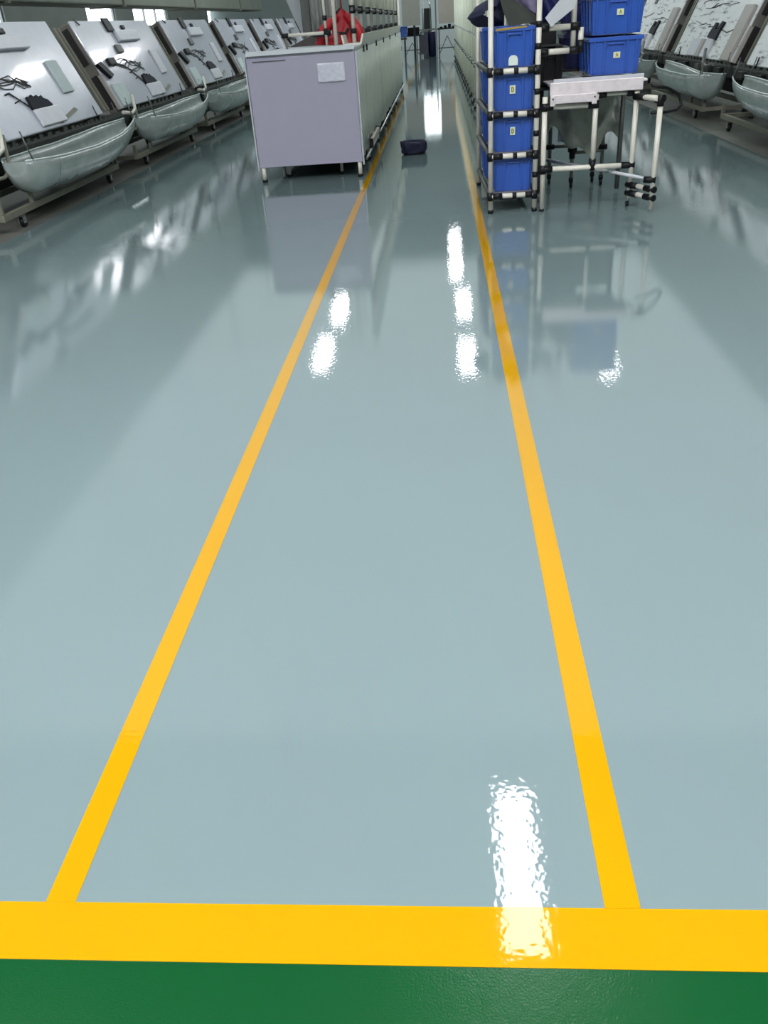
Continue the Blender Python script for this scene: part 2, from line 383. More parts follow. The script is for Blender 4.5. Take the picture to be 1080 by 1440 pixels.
def cart(s, Y0, k):
    xc = -4.1 if s < 0 else 3.67
    side = 'left' if s < 0 else 'right'
    T = thing('wheeled_cart', '%s grimy grey steel cart on casters under the %s row of cabinets' % (ordn[k], side), 'cart', (xc, Y0, 0), 'carts of the %s row' % side)
    y0, y1 = Y0-.65, Y0+2.55
    xo = xc + s*.75
    MB().box(xc-.025,xc+.025,y0,y1,.12,.18).build('lower_rail','cart',T,bevel=.004)
    MB().box(xo-.025,xo+.025,y0,y1,.12,.18).build('lower_rail','cart',T,bevel=.004)
    for y in (y0,y1-.05): MB().box(min(xc,xo)+.026,max(xc,xo)-.026,y,y+.05,.125,.175).build('cross_rail','cart',T,bevel=.004)
    for (x,y) in ((xc,y0+.02),(xc,y1-.02),(xo,y0+.02),(xo,y1-.02)):
        MB().box(x-.02,x+.02,y-.02,y+.02,.181,.3 if x==xc else .62).build('post','cart',T,bevel=.003)
    MB().box(xc-.02,xc+.02,Y0+.02,Y0+.06,.181,.27).build('post','cart',T,bevel=.003)
    for (x,y) in ((xc,y0+.38),(xc,y1-.35),(xo,y0+.38),(xo,y1-.35)): caster(T, x, y, .119)
    x = -4.3 if s < 0 else 4.02
    c0, c1 = Y0-.45, Y0+3.5
    MB().box(min(x+s*.08,x+s*.5),max(x+s*.08,x+s*.5),c0,c1,.44,.50).build('bed','grime',T)
    MB().box(min(x,x+s*.06),max(x,x+s*.06),c0,c1,.50,.64).build('side_rail','grime',T,bevel=.01)
    MB().box(min(x+s*.52,x+s*.56),max(x+s*.52,x+s*.56),c0,c1,.19,.50).build('rear_guard','grime',T)
    prof = [(x,c0,.635)]; y = c0+.05
    while y < c1-.2:
        w_ = random.uniform(.05,.14); h = random.uniform(.02,.06)
        prof += [(x,y,.66),(x,y,.66+h),(x,y+w_,.66+h),(x,y+w_,.66)]; y += w_+random.uniform(.03,.14)
    prof += [(x,c1,.66),(x,c1,.635)]
    MB().prism(prof,(s*.05,0,0)).build('chain_guard','greymetal',T)
    y = c0+.3; i = 0
    while y < c1-.3:
        l_ = random.uniform(.1,.2); MB().box(x-.09 if s<0 else x-.06,x-.001 if s<0 else x-.001,y,y+l_,.54,.62).build('bracket',('black','grime','greymetal')[i%3],T,bevel=.006); y += random.uniform(.5,1.0); i += 1
    for y in (c0+.1,c1-.1): MB().box(x+s*.3-.03,x+s*.3+.03,y-.03,y+.03,0,.44).build('leg','grime',T)
    MB().tube([(xc+s*.05,y0+.0,.70),(xc+s*.05,y0+.35,.66),(xc+s*.04,y0+.47,.70),(xc+s*.1,y0+.62,.86)],.022,8).build('bent_handle','pipe' if s<0 else 'greymetal',T)
    MB().tube([(xc+s*.06,y0+.0,.47),(xc+s*.06,y0+.40,.46),(xc+s*.05,y0+.52,.52),(xc+s*.1,y0+.66,.80)],.018,8).build('bent_handle','cart',T)
    return T

def trough(s, Y0, L, k):
    xc = (-4.02 if s < 0 else 3.63) + s*.02
    side = 'left' if s < 0 else 'right'
    T = thing('hanging_trough', '%s cloudy greenish plastic trough slung below the %s row of cabinets' % (ordn[k], side), 'trough', (xc, Y0, .3), 'plastic troughs of the %s row' % side)
    def hull(u, v):
        # u along, v across 0..1
        e = 2*v-1
        taper = (1-max(0,(u-.62)/.38)**2*.72) * (min(1, (u+.02)/.10)**.5 if u < .08 else 1)
        w = .25*taper
        rim = .585 + .05*max(0,(u-.5)/.5)**1.5 - .055*math.sin(PI*min(1,u*1.05))*(1 if e*s < 0 else .15)
        dep = (.30 - .16*max(0,(u-.55)/.45)**2) * (min(1,(u+.015)/.06)**.6 if u < .05 else 1)
        a = PI*(v)
        x = xc - s*.0 + w*math.cos(a)*(-s)*-1
        z = rim - dep*math.sin(a)**.8 + .002*math.sin(25*u+6*v)
        return (x, Y0+L*u, z)
    MB().grid(hull, 40, 16).build('sheet','trough',T, solid=.006)
    for v in (0,1):
        pts = [Vector(hull(i/24, v))+Vector((0,0,.006)) for i in range(25)]
        MB().tube(pts,.009,6).build('rim_fold','troughrim',T)
    pts = [Vector(hull(.13, j/14)) + Vector((0,0,-.003)) for j in range(15)]
    MB().tube(pts,.005,6).build('seam_cord','greymetal',T)
    # closed near end
    end = [Vector(hull(0, j/14)) for j in range(15)]
    MB().prism(end, (0,.006,0)).build('end_flap','trough',T)
    for u in (.02,.97):
        a = Vector(hull(u,0)); b2 = Vector(hull(u,1))
        for p in (a,b2):
            MB().tube([p, (p.x+s*.06,p.y,.84)],.007,6).build('hanger_strap','greymetal',T)
    return T

LP = [8.03+3.97*k for k in range(7)]
RP = [9.0+4.05*k for k in range(5)]
for k, y in enumerate(LP):
    cabinet(-1, y, 3.24, k)
    cart(-1, y+.35, k)
    trough(-1, y+.12, 3.42, k)
for k, y in enumerate(RP):
    cabinet(1, y, 3.2 if k else 3.42, k)
    cart(1, y+.5, k)
    trough(1, y-.42, 2.95, k)

# ------------------------------------------------------------------ the long white bench on the left of the aisle
x0, x1, y0, y1 = -2.06, -.886, 9.9, 22.4
TB = 1.28
B = thing('covered_workbench', 'long workbench boxed in by a lavender-white board and pale sheets, left of the aisle', 'workbench', ((x0+x1)/2, y0, 0))
MB().box(x0,x1,y0,y0+.02,.16,1.265).build('front_board','board',B,bevel=.004)
MB().prism([(x0,y0-.012,1.255),(x0,y0-.022,1.27),(x0,y0+.06,1.31),(x0,y0+.07,1.285),(x0,y0+.021,1.255)], (x1-x0,0,0)).build('folded_lip','boardedge',B)
b = MB()
for i in range(62):
    x = x0+.03+(x1-x0-.06)*i/61; b.box(x-.005,x+.005,y0-.0225,y0-.0135,1.258,1.268)
b.build('perforation_row','darkslot',B)
MB().box(x0+.005,x1-.005,y0+.075,y1,TB-.025,TB).build('top_board','boardedge',B)
MB().box(x0+.05,x1-.05,y0+.5,y1-.1,.20,.23).build('lower_shelf','grime',B)
MB().box(x0-.02,x0-.004,y0-.01,y0+.03,.13,1.25).build('corner_post','boardedge',B)
MB().box(x1+.004,x1+.022,y0-.01,y0+.03,.13,1.25).build('corner_post','boardedge',B)
pc = MB().grid(lambda u,v: (-1.30+.30*u, y0-.006-.008*abs(math.sin(7*u+5*v))*math.sin(PI*u), .975+.185*v), 16, 10).build('document_pouch','pouch',B,solid=.003)
pc['label'] = 'clear crinkled document pouch'
MB().box(-1.99,-1.63,y0-.008,y0-.001,1.208,1.218).build('trim_strip','greymetal',B)
for side_x in (x1+.001, x0-.008):
    n = 12; seg = (y1-y0-.06)/n
    for i in range(n):
        ya = y0+.04+seg*i
        def fn(u,v,ya=ya,sx=side_x):
            return (sx + .006 + .009*math.sin(u*9+i*2.3)*(1-v*.5), ya+.01+(seg-.02)*u, .20+(TB-.23)*v)
        MB().grid(fn, 18, 3).build('side_sheet','sheet',B,solid=.002)
for x in (x0+.035, x1-.035):
    for j, y in enumerate((y0+.03, y0+1.35, y0+3.2, y0+5.2, y0+7.2, y0+9.2, y1-.05)):
        lg = MB().tube([(x,y,.02),(x,y,.20 if j else .159)],.023,10).build('leg','pipe',B)
        MB().tube([(x,y,.0),(x,y,.03)],.03,10).build('foot','black',lg)
for x in (-1.78,-1.16):
    lg = MB().tube([(x,y0+.3,.02),(x,y0+.3,.20)],.018,10).build('leg','pipe',B); MB().tube([(x,y0+.3,.0),(x,y0+.3,.03)],.025,10).build('foot','black',lg)
MB().tube([(x1+.03,y0+.25,.16),(x1+.03,y1,.16)],.016,8).build('lower_rail','chrome',B)
MB().tube([(x0+.03,y0+.25,.16),(x0+.03,y1,.16)],.016,8).build('lower_rail','chrome',B)
MB().box(x1+.012,x1+.055,10.9,12.3,.20,.27).build('sensor_bar','taupe',B,bevel=.01)
for y in (10.9,12.3): MB().box(x1+.006,x1+.06,y-.03,y+.03,.18,.28).build('bar_bracket','black',B)
for y in (10.9,11.4,13.2,15,17,19.4): MB().box(x1+.014,x1+.03,y-.02,y+.02,TB-.07,TB+.0).build('clip','black',B)
# pipe superstructure standing on the bench
F = thing('pipe_frame', 'ivory pipe frame with black joints rising from the long bench', 'rack', (-1.0, 10.9, TB))
Z0 = TB+.002
MB().prism([(-1.10,10.9,Z0),(-.89,10.9,Z0),(-.855,10.9,Z0+.11),(-.875,10.9,Z0+.11),(-.905,10.9,Z0+.02),(-1.085,10.9,Z0+.02),(-1.105,10.9,Z0+.11),(-1.12,10.9,Z0+.11)], (0,11.4,0)).build('tray_rail','tray',F)
ys_ = [10.95,12.1,13.4,14.8,16.4,18.2,20.1,22.2]
for j,y in enumerate(ys_):
    po = MB().tube([(-.97,y,Z0+.025),(-.97,y,2.35)],.023,8).build('post','pipe',F)
    MB().tube([(-.97,y,1.60),(-.97,y,1.68)],.036,8).build('joint','black',po)
    MB().tube([(-.97,y,1.40),(-.97,y,1.45)],.034,8).build('joint','black',po)
    if j: MB().box(-1.05,-.92,y-.45,y-.08,Z0+.025,Z0+.15).build('parts_bin','black',F,bevel=.01)
MB().tube([(-.97,10.9,1.64),(-.97,22.3,1.64)],.02,8).build('rail','greymetal',F)
MB().tube([(-.97,10.9,2.3),(-.97,22.3,2.3)],.02,8).build('rail','pipe',F)
for j in range(7):
    y = ys_[j]; ln = ys_[j+1]-ys_[j]-.12
    MB().grid(lambda u,v,y=y,ln=ln: (-1.01+.012*math.sin(u*30), y+.06+ln*u, 1.69+.58*v), 30, 2).build('hanging_sheet','slat',F,solid=.002)
# front pipes over the bench
MB().tube([(-1.29,10.9,Z0),(-1.29,10.9,2.3)],.015,8).build('post','pipe',F)
MB().tube([(-1.18,10.9,Z0),(-1.18,10.9,2.3)],.023,8).build('post','pipe',F)
for z in (1.575,1.445): MB().tube([(-1.29,10.9,z-.025),(-1.29,10.9,z+.025)],.026,8).build('joint','black',F)
MB().tube([(-1.80,10.9,1.428),(-1.22,10.9,1.428)],.017,8).build('rail','pipe',F)
for x in (-1.77,-1.27): MB().tube([(x-.04,10.9,1.428),(x+.04,10.9,1.428)],.026,8).build('joint','black',F)
MB().tube([(-1.76,10.9,Z0),(-1.76,10.9,1.40)],.014,8).build('post','olive',F)
# red jacket hung on the frame
Jt = thing('hanging_jacket', 'bright red jacket hanging from the pipe frame above the white bench', 'jacket', (-1.18, 11.5, 1.29))
def jf(u, v):
    a = 2*PI*u
    hw = .03 + .235*v**.9
    hd = .04 + .07*v
    fold = 1+.09*math.sin(a*9+v*4)*v
    return (-1.15-.07*v+hw*math.cos(a)*fold, 11.5+hd*math.sin(a)*fold, 1.655-.365*v+.02*math.cos(a)**2*v)
MB().grid(jf, 72, 16).build('body','red',Jt,solid=.004)
MB().tube([(-1.10,11.42,1.60),(-1.01,11.40,1.53),(-.95,11.39,1.44),(-.925,11.38,1.37),(-.925,11.38,1.31)],[.035,.05,.052,.048,.04],14).build('sleeve','red',Jt)
MB().tube([(-1.19,11.42,1.58),(-1.28,11.40,1.53),(-1.37,11.38,1.46),(-1.42,11.38,1.36),(-1.42,11.38,1.30)],[.03,.045,.055,.05,.04],14).build('sleeve','red',Jt)
MB().box(-1.50,-1.28,11.26,11.29,1.385,1.43).build('belt','black',Jt,bevel=.008)
MB().prism([(-1.11,11.33,1.415),(-1.21,11.33,1.43),(-1.17,11.33,1.40),(-1.10,11.33,1.39),(-1.05,11.33,1.44),(-1.08,11.33,1.46)],(0,.03,0)).build('buckle','black',Jt)
MB().prism([(-1.42,11.46,1.45),(-1.14,11.46,1.655),(-1.17,11.46,1.665),(-1.47,11.46,1.45)],(0,.04,0)).build('hood_lining','black',Jt)
MB().tube([(-1.15,11.5,1.655),(-1.15,11.5,2.3)],.009,6).build('hanging_cord','red',Jt)
# curtain, boards and boxes behind the bench top
o = MB(); o.grid(lambda u,v: (-1.78+.40*u, 13.6+.03*math.sin(u*26), 1.40+.14*u+ (.75-.14*u)*v), 30, 3)
tag(o.build('plastic_curtain','curtain',solid=.004), 'grey plastic curtain hanging behind the pipe frame left of the red jacket', 'curtain')
tag(MB().prism([(-1.98,12.4,1.283),(-1.50,12.4,1.283),(-1.50,12.4,1.40),(-1.66,12.4,1.40)], (0,.03,0)).build('brown_board','brown'), 'dark brown board standing on the bench top left of the red jacket', 'board')
tag(MB().prism([(-2.0,13.9,1.283),(-1.3,13.9,1.283),(-1.15,13.9,1.60),(-1.55,13.9,1.42),(-1.9,13.9,1.41)], (0,.03,0)).build('pale_board','taupe'), 'pale board standing on the bench top behind the brown board', 'board')
T = thing('equipment_column', 'tall grey column with a silver edge strip behind the white bench', 'column', (-1.95,13.8,1.282))
MB().box(-1.99,-1.86,13.95,14.1,1.282,2.6).build('column_body','greymetal',T,bevel=.01)
MB().box(-1.85,-1.78,13.95,14.0,1.282,2.6).build('edge_strip','chrome',T)
tag(MB().prism([(-2.42,14.3,2.3),(-2.0,14.3,2.3),(-2.0,14.3,1.282),(-2.14,14.3,1.60)],(0,.03,0)).build('white_board','boardedge'), 'white hanging board with a slanting lower edge beside the grey column', 'board')
T = thing('blue_bin', 'small bright blue bin hanging at the far end of the long white bench', 'bin', (-.82,22.7,1.12))
MB().prism([(-.89,22.7,1.13),(-.74,22.7,1.13),(-.725,22.7,1.35),(-.905,22.7,1.35)],(0,.25,0)).build('bin_body','blue',T,bevel=.01)
MB().tube([(-.91,22.69,1.35),(-.72,22.69,1.35)],.012,8).build('rim','blue',T)
MB().tube([(-.92,22.8,0),(-.92,22.8,1.9)],.027,8).build('stand_post','pipe',T)
for z in (.12,.5,.85): MB().tube([(-.92,22.8,z),(-.92,22.8,z+.1)],.036,8).build('joint','black',T)
MB().box(-.92,-.75,22.82,22.86,1.08,1.12).build('bracket','greymetal',T)
# white boxes on the shelf over the far left cabinets
for i,(x,y,z,lab) in enumerate(((-5.6,24.5,2.14,'upper'),(-5.6,24.5,1.86,'lower'))):
    pass

# dark bag on the aisle floor
def bagf(u, v):
    a = 2*PI*u; b_ = (v-.5)*PI
    def se(c, e): return math.copysign(abs(c)**e, c)
    n = .012*math.sin(9*a+3*b_)+.008*math.sin(23*a*v)
    return (-.352+(.155+n)*se(math.cos(b_),.35)*se(math.cos(a),.4), 11.5+(.12+n)*se(math.cos(b_),.35)*se(math.sin(a),.4), .078+.078*se(math.sin(b_),.5)+ .012*math.cos(2*a)*max(0,math.sin(b_)))
T = thing('dark_bag', 'black navy cloth bag lying alone on the glossy aisle floor', 'bag', (-.352,11.5,0))
MB().grid(bagf,40,20).build('bag_body','navycloth',T)
MB().tube([(-.49,11.45,.15),(-.51,11.4,.16),(-.505,11.38,.12)],.012,8).build('bag_strap','navycloth',T)

# ------------------------------------------------------------------ crates
def crate_mesh(cx, cy, z, w, d, h, T, lab=None, mtl='blue'):
    """open tapered crate; front faces -y"""
    tp = .018
    def ring(zz, e, inset=0):
        hw, hd = w/2-tp*(1-e)-inset, d/2-tp*(1-e)-inset
        return [(cx-hw,cy-hd,zz),(cx+hw,cy-hd,zz),(cx+hw,cy+hd,zz),(cx-hw,cy+hd,zz)]
    b = MB(); o0 = ring(z,0); o1 = ring(z+h,1); i1 = ring(z+h,1,.01); i0 = ring(z+.012,0,.01)
    b.add(o0+o1+i1+i0, [(3,2,1,0)] + [(k,(k+1)%4,4+(k+1)%4,4+k) for k in range(4)] + [(4+k,4+(k+1)%4,8+(k+1)%4,8+k) for k in range(4)] + [(8+k,8+(k+1)%4,12+(k+1)%4,12+k) for k in range(4)] + [(12,13,14,15)])
    e = .012
    b.box(cx-w/2-e,cx+w/2+e,cy-d/2-e,cy-d/2+.002,z+h-.03,z+h)
    b.box(cx-w/2-e,cx+w/2+e,cy+d/2-.002,cy+d/2+e,z+h-.03,z+h)
    b.box(cx-w/2-e,cx-w/2+.002,cy-d/2,cy+d/2,z+h-.03,z+h); b.box(cx+w/2-.002,cx+w/2+e,cy-d/2,cy+d/2,z+h-.03,z+h)
    def rib_front(x, ww):
        b.hexa([(x-ww,cy-d/2+tp-.012,z+.015),(x+ww,cy-d/2+tp-.012,z+.015),(x+ww,cy-d/2+tp+.004,z+.015),(x-ww,cy-d/2+tp+.004,z+.015)],
               [(x-ww,cy-d/2-.010,z+h-.031),(x+ww,cy-d/2-.010,z+h-.031),(x+ww,cy-d/2+.004,z+h-.031),(x-ww,cy-d/2+.004,z+h-.031)])
    for x in (cx-w*.40, cx-w*.22, cx+w*.22, cx+w*.40): rib_front(x,.008)
    for sx in (-1,1):
        for k in range(4):
            y = cy - d*.38 + d*.76*k/3; X0 = cx+sx*(w/2-tp); X1 = cx+sx*w/2
            b.hexa([(X0,y-.008,z+.015),(X0+sx*.01,y-.008,z+.015),(X0+sx*.01,y+.008,z+.015),(X0,y+.008,z+.015)],
                   [(X1,y-.008,z+h-.031),(X1+sx*.009,y-.008,z+h-.031),(X1+sx*.009,y+.008,z+h-.031),(X1,y+.008,z+h-.031)])
    hz = z+h-.075; yy = cy-d/2
    b.box(cx-w*.16,cx+w*.16,yy-.012,yy+.01,hz+.02,hz+.032); b.box(cx-w*.16,cx-w*.145,yy-.012,yy+.01,hz-.012,hz+.02); b.box(cx+w*.145,cx+w*.16,yy-.012,yy+.01,hz-.012,hz+.02)
    body = b.build('crate_body', mtl, T, bevel=.004)
    if lab:
        lx, lz, lw, lh, glyph = lab
        fy = lambda zz: cy-d/2+tp*(1-(zz-z)/h)-.0035
        yy = fy(lz+lh/2)-.004
        card = MB().box(lx-lw/2,lx+lw/2,yy-.003,yy+.008,lz-lh/2,lz+lh/2).build('label_card','labelw',T)
        MB().box(lx-lw*.36,lx+lw*.36,yy-.0045,yy-.0031,lz-lh*.4,lz+lh*.4).build('label_patch','labely',card)
        g = MB(); y_ = yy-.006
        def st(ax,az,bx,bz): g.bar((lx+ax*lh,y_,lz+az*lh),(lx+bx*lh,y_,lz+bz*lh),.002,lh*.085,up=(0,1,0)) if False else g.bar((lx+ax*lh,y_,lz+az*lh),(lx+bx*lh,y_,lz+bz*lh),lh*.085,.002,up=(0,1,0))
        if glyph == 'A': st(-.2,-.28,0,.28); st(0,.28,.2,-.28); st(-.1,-.06,.1,-.06)
        else: st(-.12,-.28,-.12,.28); st(-.12,.28,.06,.22); st(.06,.22,.14,0); st(.14,0,.06,-.22); st(.06,-.22,-.12,-.28)
        g.build('label_letter','ink',card)
    return body

rowname = ['bottom','second lowest','second highest','top']
for t, z in enumerate((.165,.482,.797,1.112)):
    lab = None
    if t == 2: lab = (.595, z+.155, .045, .06, 'D')
    if t == 1: lab = (.60, z+.16, .04, .06, 'D')
    T = thing('blue_crate', 'blue crate%s, at the front of the pipe rack, %s shelf' % ((' with yellow label' if lab else (' with painted pale glare' if t==3 else '')), rowname[t]), 'crate', (.61,7.83,z), 'blue crates in the pipe rack')
    crate_mesh(.605,7.84,z,.335,.58,.282,T,lab)
    if t == 3:  # glare on the label pocket, painted as a pale patch
        g = MB(); pts = [(.56,1.125),(.635,1.125),(.635,1.165),(.628,1.185),(.612,1.197),(.583,1.197),(.567,1.185),(.56,1.165)]
        g.prism([(a,7.84-.29+.0065,b) for a,b in pts],(0,-.006,0)); st_ = g.build('sticker','labelw',T); st_['label'] = 'pale rounded glare, painted on'
    T = thing('blue_crate', 'blue crate behind the front crate on the %s shelf of the pipe rack' % rowname[t], 'crate', (.575,8.55,z), 'blue crates in the pipe rack')
    crate_mesh(.575,8.55,z,.36,.58,.28,T,None,'blue')

# pipe rack holding the crates
R = thing('crate_rack', 'ivory pipe rack with black joints holding four shelves of blue crates beside the aisle', 'rack', (.6,7.5,0))
def pipe(a, b, par, r=.0215, name='post', m='pipe'): return MB().tube([a,b],r,12).build(name,m,par)
def jnt(a, b, par, r=.026): return MB().tube([a,b],r,12).build('joint','black',par)
xs0, xs1 = .415, .79
for (x,y) in ((xs0,7.5),(xs1,7.5),(.375,8.92),(xs1,8.92)):
    top = 1.95
    pipe((x,y,.03),(x,y,top),R); MB().tube([(x,y,0),(x,y,.03)],.024,10).build('foot','black',R)
for z in (.14,.457,.772,1.087):
    pipe((xs0,7.5,z),(xs1,7.5,z),R,name='rail'); 
    jnt((xs0-.005,7.5,z-.035),(xs0-.005,7.5,z+.035),R); jnt((xs1,7.5,z-.035),(xs1,7.5,z+.035),R)
    jnt((xs0+.02,7.5,z),(xs0+.10,7.5,z),R,.025); jnt((.60,7.5,z),(.635,7.5,z),R,.025); jnt((xs1-.08,7.5,z),(xs1-.02,7.5,z),R,.025)
    pipe((xs0,7.5,z),(.375,8.92,z),R,name='rail',m='greymetal'); pipe((xs1,7.5,z),(xs1,8.92,z),R,name='rail',m='greymetal'); pipe((.375,8.92,z),(xs1,8.92,z),R,name='rail',m='greymetal')
    MB().add([(xs0+.02,7.522,z+.0191),(xs1-.022,7.522,z+.0191),(xs1-.022,8.89,z+.0191),(.40,8.89,z+.0191),(xs0+.02,7.522,z+.024),(xs1-.022,7.522,z+.024),(xs1-.022,8.89,z+.024),(.40,8.89,z+.024)],
       [(3,2,1,0),(4,5,6,7),(0,1,5,4),(1,2,6,5),(2,3,7,6),(3,0,4,7)]).build('shelf_sheet','shelf',R)
for z in (.3,.62,.93,1.25,1.40): jnt((xs1,7.5,z-.022),(xs1,7.5,z+.022),R,.024)
# second bay
pipe((1.075,7.62,1.19),(1.075,7.62,1.95),R)
pipe((1.135,7.62,1.20),(1.135,7.62,1.355),R)
for z in (1.365,1.20):
    pipe((xs1,7.56,z),(1.075,7.6,z),R,name='rail'); jnt((xs1+.0,7.56,z),(xs1+.085,7.56,z),R,.028); jnt((1.045,7.6,z),(1.12,7.6,z),R,.028)
jnt((1.135,7.62,1.18),(1.135,7.62,1.27),R,.026)
pipe((xs1,8.92,1.2),(1.075,8.92,1.2),R,name='rail',m='greymetal'); pipe((1.075,7.62,1.2),(1.075,8.92,1.2),R,name='rail',m='greymetal'); pipe((1.075,8.92,.03),(1.075,8.92,1.95),R)
MB().box(.83,1.05,8.0,8.86,1.222,1.228).build('shelf_sheet','darkslot',R)
# black crates in the second bay
T = thing('black_crate', 'black plastic crate in the dark bay between the blue crates and the stacked crates', 'crate', (.94,8.2,.92))
crate_mesh(.945,8.2,.93,.22,.5,.26,T,None,'black')
MB().box(.82,1.07,7.9,8.9,.90,.925).build('crate_tray','darkslot',T)
MB().box(.815,1.05,8.5,8.52,.93,1.6).build('back_sheet','black',T)
# contents of the top shelf
cl = MB()
ol = [(.245,1.47),(.27,1.51),(.31,1.545),(.40,1.59),(.50,1.64),(.56,1.64),(.535,1.52),(.545,1.402),(.43,1.400),(.33,1.404),(.27,1.44)]
def cloth(u,v):
    k = u*(len(ol)); i = int(k)%len(ol); f_ = k-int(k); a, b = ol[i], ol[(i+1)%len(ol)]
    x, z = a[0]+(b[0]-a[0])*f_, a[1]+(b[1]-a[1])*f_
    sc = max(.02, math.sin(PI*min(.98,max(.02,v)))**.45)
    return (.42+(x-.42)*sc+.006*math.sin(30*u+9*v), 7.66+.34*v+.01*math.sin(17*u), max(1.4,1.50+(z-1.50)*sc))
tag(cl.grid(cloth,44,12).build('navy_cloth_bundle','navycloth'), 'navy cloth bundle bulging out over the left side of the top blue crate', 'cloth')
o = MB().prism([(.565,7.60,1.396),(.775,7.60,1.415),(.785,7.60,1.445),(.58,7.64,1.60),(.52,7.66,1.67),(.47,7.66,1.67),(.52,7.62,1.50)],(0,.012,.002)); tag(o.build('tilted_sheet','greensheet'), 'dark green-grey sheet lying slanted across the top blue crate', 'sheet')
MB().bar((.60,7.585,1.42),(.78,7.585,1.43),.012,.03).build('folded_flange','shelf',o) if False else None
o = MB().prism([(.455,7.535,1.371),(.70,7.535,1.384),(.70,7.535,1.396),(.455,7.535,1.386)],(0,.03,0)); tag(o.build('cardboard_strip','amber'), 'narrow yellow cardboard strip along the front rim of the top blue crate', 'cardboard')
o = MB().grid(lambda u,v: (.60+.18*u+.02*v, 7.66+.05*math.sin(5*u+4*v), 1.47+.13*u*0+.16*v+.06*(1-u)), 12,10); tag(o.build('crumpled_film','lilac',solid=.003), 'crumpled lilac plastic film above the green-grey sheet on the rack', 'film')
o = MB().prism([(.835,7.50,1.437),(.885,7.50,1.375),(1.055,7.50,1.49),(1.055,7.50,1.62),(.99,7.50,1.60)],(0,-.012,0)); tag(o.build('leaning_board','boardedge'), 'light grey board leaning diagonally in the upper bay of the pipe rack', 'board')
o = MB().grid(lambda u,v: (.82+.22*u, 7.85+.03*math.sin(8*u+5*v), 1.40+.25*v), 14,10); tag(o.build('dark_film','navy',solid=.003), 'dark navy film hanging behind the leaning grey board', 'film')

# tray table with stacked crates
Tt = thing('tray_table', 'ivory pipe table with a scuffed metal tray top standing right of the crate rack', 'table', (1.25,7.48,0))
MB().box(.885,1.62,7.44,7.46,.895,.985).build('front_apron','tabletop',Tt,bevel=.006)
MB().box(.885,1.655,7.462,8.25,.955,.972).build('tray_top','tabletop',Tt,bevel=.004)
MB().box(.93,1.655,7.60,7.62,.9725,1.0).build('tray_lip','boardedge',Tt,bevel=.004)
MB().box(.90,1.24,7.405,7.437,.835,.90).build('slider_bar','tabletop',Tt,bevel=.006)
M['sl'] = M['tabletop']
for x in (.905,1.235):
    MB().box(x-.02,x+.02,7.39,7.404,.82,.90).build('slider_bracket','tabletop',Tt,bevel=.006)
    MB().tube([(x,7.386,.872),(x,7.392,.872)],.008,8).build('bolt','greymetal',Tt)
TL, TM, TR, TO = (.853,7.48), (1.262,7.48), (1.585,7.48), (1.712,7.2)
pipe((TL[0],TL[1],.02),(TL[0],TL[1],.885),Tt,name='leg'); pipe((TM[0],TM[1],.345),(TM[0],TM[1],.885),Tt,name='leg'); pipe((TR[0],TR[1],.07),(TR[0],TR[1],.89),Tt,name='leg'); pipe((TO[0],TO[1],0.02),(TO[0],TO[1],.80),Tt,name='leg')
MB().tube([(TL[0],TL[1],0),(TL[0],TL[1],.02)],.022,10).build('foot','black',Tt)
for x,y in ((.90,8.2),(1.62,8.2)):
    pipe((x,y,.02),(x,y,.95),Tt,name='leg',m='greymetal')
pipe((TL[0],TL[1],.81),(TM[0],TM[1],.805),Tt,name='rail'); pipe((TL[0],TL[1],.335),(TR[0],TR[1],.33),Tt,name='rail')
pipe((TM[0]+.02,7.5,.875),(TR[0],7.5,.875),Tt,name='rail',r=.015)
pipe((TR[0],TR[1],.845),(TO[0]-.02,TO[1],.845),Tt,name='rail')
for z in (.175,.11): pipe((TR[0],TR[1],z),(TO[0],TO[1],z),Tt,name='rail')
pipe((TL[0]+.1,8.1,.32),(TO[0],TO[1],.25),Tt,name='rail',r=.014,m='boardedge')
J_ = [((.835,7.48,.81),(.92,7.48,.81)),((1.20,7.48,.805),(1.26,7.48,.805)),((1.262,7.48,.78),(1.262,7.48,.84)),((.853,7.48,.78),(.853,7.48,.84)),
 ((.82,7.48,.335),(.93,7.48,.335)),((.853,7.48,.30),(.853,7.48,.37)),((1.262,7.48,.31),(1.262,7.48,.39)),((1.235,7.48,.378),(1.285,7.48,.378)),((1.50,7.48,.331),(1.61,7.48,.331)),
 ((1.57,7.48,.845),(1.645,7.35,.845)),((1.69,7.24,.845),(1.73,7.18,.845)),((1.712,7.2,.79),(1.712,7.2,.87))]
for z in (.175,.11): J_ += [((1.57,7.5,z),(1.63,7.38,z)),((1.672,7.285,z),(1.725,7.18,z))]
J_ += [((1.64,7.22,.253),(1.73,7.19,.25)),((1.29,7.49,.875),(1.34,7.5,.875)),((1.51,7.5,.875),(1.56,7.5,.875))]
for a,b in J_: jnt(a,b,Tt,.0265)
MB().tube([(TR[0],TR[1],.07),(TR[0]-.008,TR[1],.045)],.012,8).build('caster_stem','chrome',Tt)
MB().tube([(TR[0]-.02,TR[1],.022),(TR[0]+.004,TR[1],.022)],.022,12).build('caster_wheel','black',Tt)
for t,(z,lz) in enumerate(((.985+.018,.14),(1.29,.15))):
    T = thing('blue_crate', ('lower' if t==0 else 'upper')+' one of two big labelled blue crates stacked on the tray table', 'crate', (1.42,7.95,z), 'blue crates stacked on the tray table')
    crate_mesh(1.42,7.95,z,.41,.62,.27,T,(1.432 if t==0 else 1.437, z+lz,.052,.042,'A'))
T = thing('navy_crate', 'dark navy crate half hidden left of the two stacked blue crates', 'crate', (1.15,8.6,1.29))
MB().box(1.1,1.34,8.42,8.9,1.0,1.02).build('crate_tray','darkslot',T)
